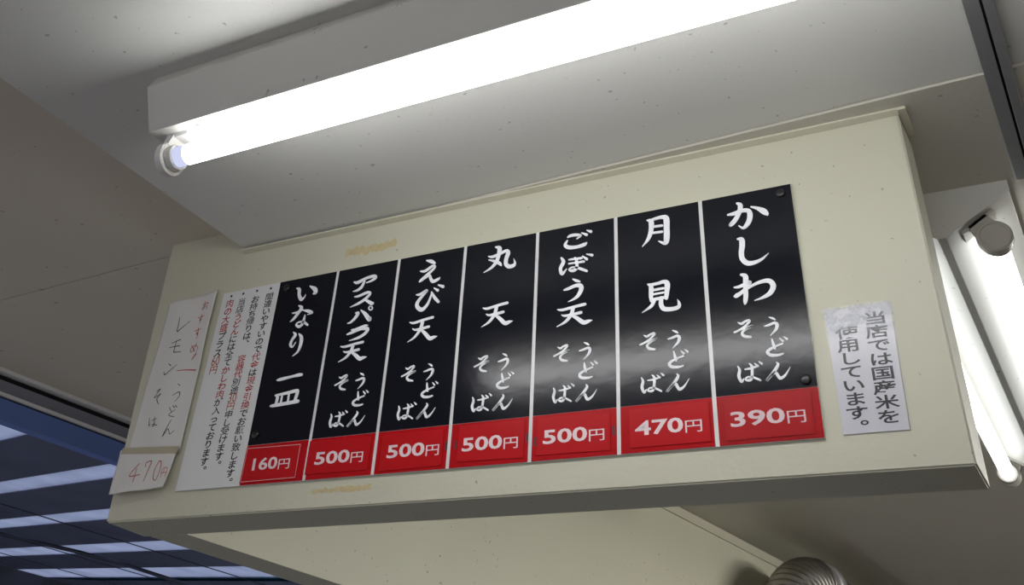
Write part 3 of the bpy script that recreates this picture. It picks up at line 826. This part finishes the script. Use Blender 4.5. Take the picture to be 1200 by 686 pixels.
# ------------------------------------------------------------------ hand-written paper slips on the bulkhead
def upper_y(x, z):
    u = (x + 1.53) / 0.13
    v = (z - 2.14) / 0.31
    w = 0.0022 * math.sin(u * 9 + v * 2) + 0.0013 * math.sin(v * 11 + u * 3)
    curl = 0.006 * max(0, u - 0.75) ** 1.5 * 4 * (0.4 + 0.6 * v)
    return Yb - 0.0045 + w * 0.7 - curl
def lower_y(x, z):
    u = (x + 1.545) / 0.135
    v = (2.145 - z) / 0.075
    w = 0.0018 * math.sin(u * 10 + 1) * v
    return Yb - 0.0100 + w - 0.010 * max(0, v - 0.1) ** 1.5
def paper(name, rows, fy, parent, n=30):
    """sheet between left and right outlines; rows = [(z_left, x_left, z_right, x_right)] from the top down"""
    bm = bmesh.new()
    grid = []
    m = 8
    for r in range(len(rows) - 1):
        for s in range(m + (1 if r == len(rows) - 2 else 0)):
            t = s / m
            a = [rows[r][k] + (rows[r + 1][k] - rows[r][k]) * t for k in range(4)]
            grid.append([(a[1] + (a[3] - a[1]) * i / n, a[0] + (a[2] - a[0]) * i / n) for i in range(n + 1)])
    V = [[bm.verts.new((x, fy(x, z), z)) for x, z in row] for row in grid]
    for r in range(len(V) - 1):
        for i in range(n):
            bm.faces.new((V[r][i], V[r + 1][i], V[r + 1][i + 1], V[r][i + 1]))
    o = new_obj(name, bm, M_paper, parent, True)
    md = o.modifiers.new('thickness', 'SOLIDIFY')
    md.thickness = 0.0003
    md.offset = 0
    return o
def hand(name, keys, m, fy, parent, label):
    bm = bmesh.new()
    for k in keys:
        for st in HAND[k]:
            add_stroke(bm, [(x * 1e-4 - 1.3, z * 1e-4 + 2.0, max(0.0009, w * 1e-4 * 1.1)) for x, z, w in st], -0.0006, 0.0, fy)
    return tag(new_obj(name, bm, m, parent), label)
slip = empty('paper_slip', (-1.46, Yb, 2.14), 'creased white paper slip hand lettered in black and red, left of the notice plate', 'paper note')
paper('sheet', [(2.4425, -1.5235, 2.4490, -1.3966), (2.40, -1.5262, 2.385, -1.3985), (2.27, -1.5316, 2.26, -1.4010), (2.1450, -1.5380, 2.1370, -1.4040)], upper_y, slip)
hand('black_writing', ['h1.re', 'h1.mo', 'h1.n', 'h1.u', 'h1.so', 'h2.do', 'h2.nn', 'h2.ha'], M_pencil, upper_y, slip, 'thin dark hand lettering')
hand('red_writing', ['h1.R_o', 'h1.R_su', 'h1.R_suu', 'h1.R_me', 'h1.R_ex', 'h1.R_line'], M_redpen, upper_y, slip, 'red hand lettering')
tag0 = empty('paper_slip', (-1.475, Yb, 2.065), 'small curling white paper reading 470 in red below the long slip', 'paper note')
paper('sheet', [(2.1500, -1.5500, 2.1362, -1.4067), (2.10, -1.5475, 2.10, -1.4085), (2.0685, -1.5432, 2.0735, -1.4107)], lower_y, tag0)
hand('red_writing', ['h2.R_4', 'h2.R_7', 'h2.R_0', 'h2.R_en'], M_redpen, lower_y, tag0, 'red hand lettered price')
bm = bmesh.new()
tp = lambda x, z: min(upper_y(x, max(z, 2.139)), lower_y(x, min(z, 2.148))) - 0.0005
N = 24
ra = [(-1.545 + 0.142 * i / N, 2.1535 - 0.0075 * i / N) for i in range(N + 1)]
rb = [(-1.546 + 0.142 * i / N, 2.1425 - 0.0095 * i / N) for i in range(N + 1)]
va = [bm.verts.new((x, tp(x, z), z)) for x, z in ra]
vb = [bm.verts.new((x, tp(x, z), z)) for x, z in rb]
for i in range(N):
    bm.faces.new((va[i], vb[i], vb[i + 1], va[i + 1]))
tag(new_obj('tape', bm, M_tape, tag0), 'brownish strip of aged tape')

# ------------------------------------------------------------------ laminated notice at the right
rice = empty('laminated_notice', (-0.231, Yb, 2.07), 'small white laminated notice with two columns of black print at right', 'notice')
rc = [(-0.2720, 2.2380), (-0.1881, 2.2384), (-0.1930, 2.0721), (-0.2709, 2.0722)]
new_obj('sheet', prism([(x, Yb - 0.0016, z) for x, z in rc], (0, 0.0011, 0)), mat('notice_paper', (0.62, 0.62, 0.66), 0.4), rice)
bm = bmesh.new()
YR = Yb - 0.0018
for s, xa, xb, za, zb in (('当店では国産米を', -0.2095, -0.2140, 2.2190, 2.0895), ('使用しています。', -0.2475, -0.2512, 2.2040, 2.0800)):
    for j, ch in enumerate(s):
        t = j / (len(s) - 1)
        add_char(bm, ch, xa + (xb - xa) * t, za + (zb - za) * t, 0.0290, 0.0180, YR, 0.018)
tag(new_obj('lettering', bm, M_ink, rice), 'black printed lettering')
bm = bmesh.new()
cm = (-0.2305, 2.155)
bm.faces.new([bm.verts.new((cm[0] + (x - cm[0]) * 1.05, Yb - 0.0024, cm[1] + (z - cm[1]) * 1.04)) for x, z in rc])
tag(new_obj('film', bm, M_film_cloudy, rice), 'clear laminate film with cloudy bubbles and painted glare at the top')
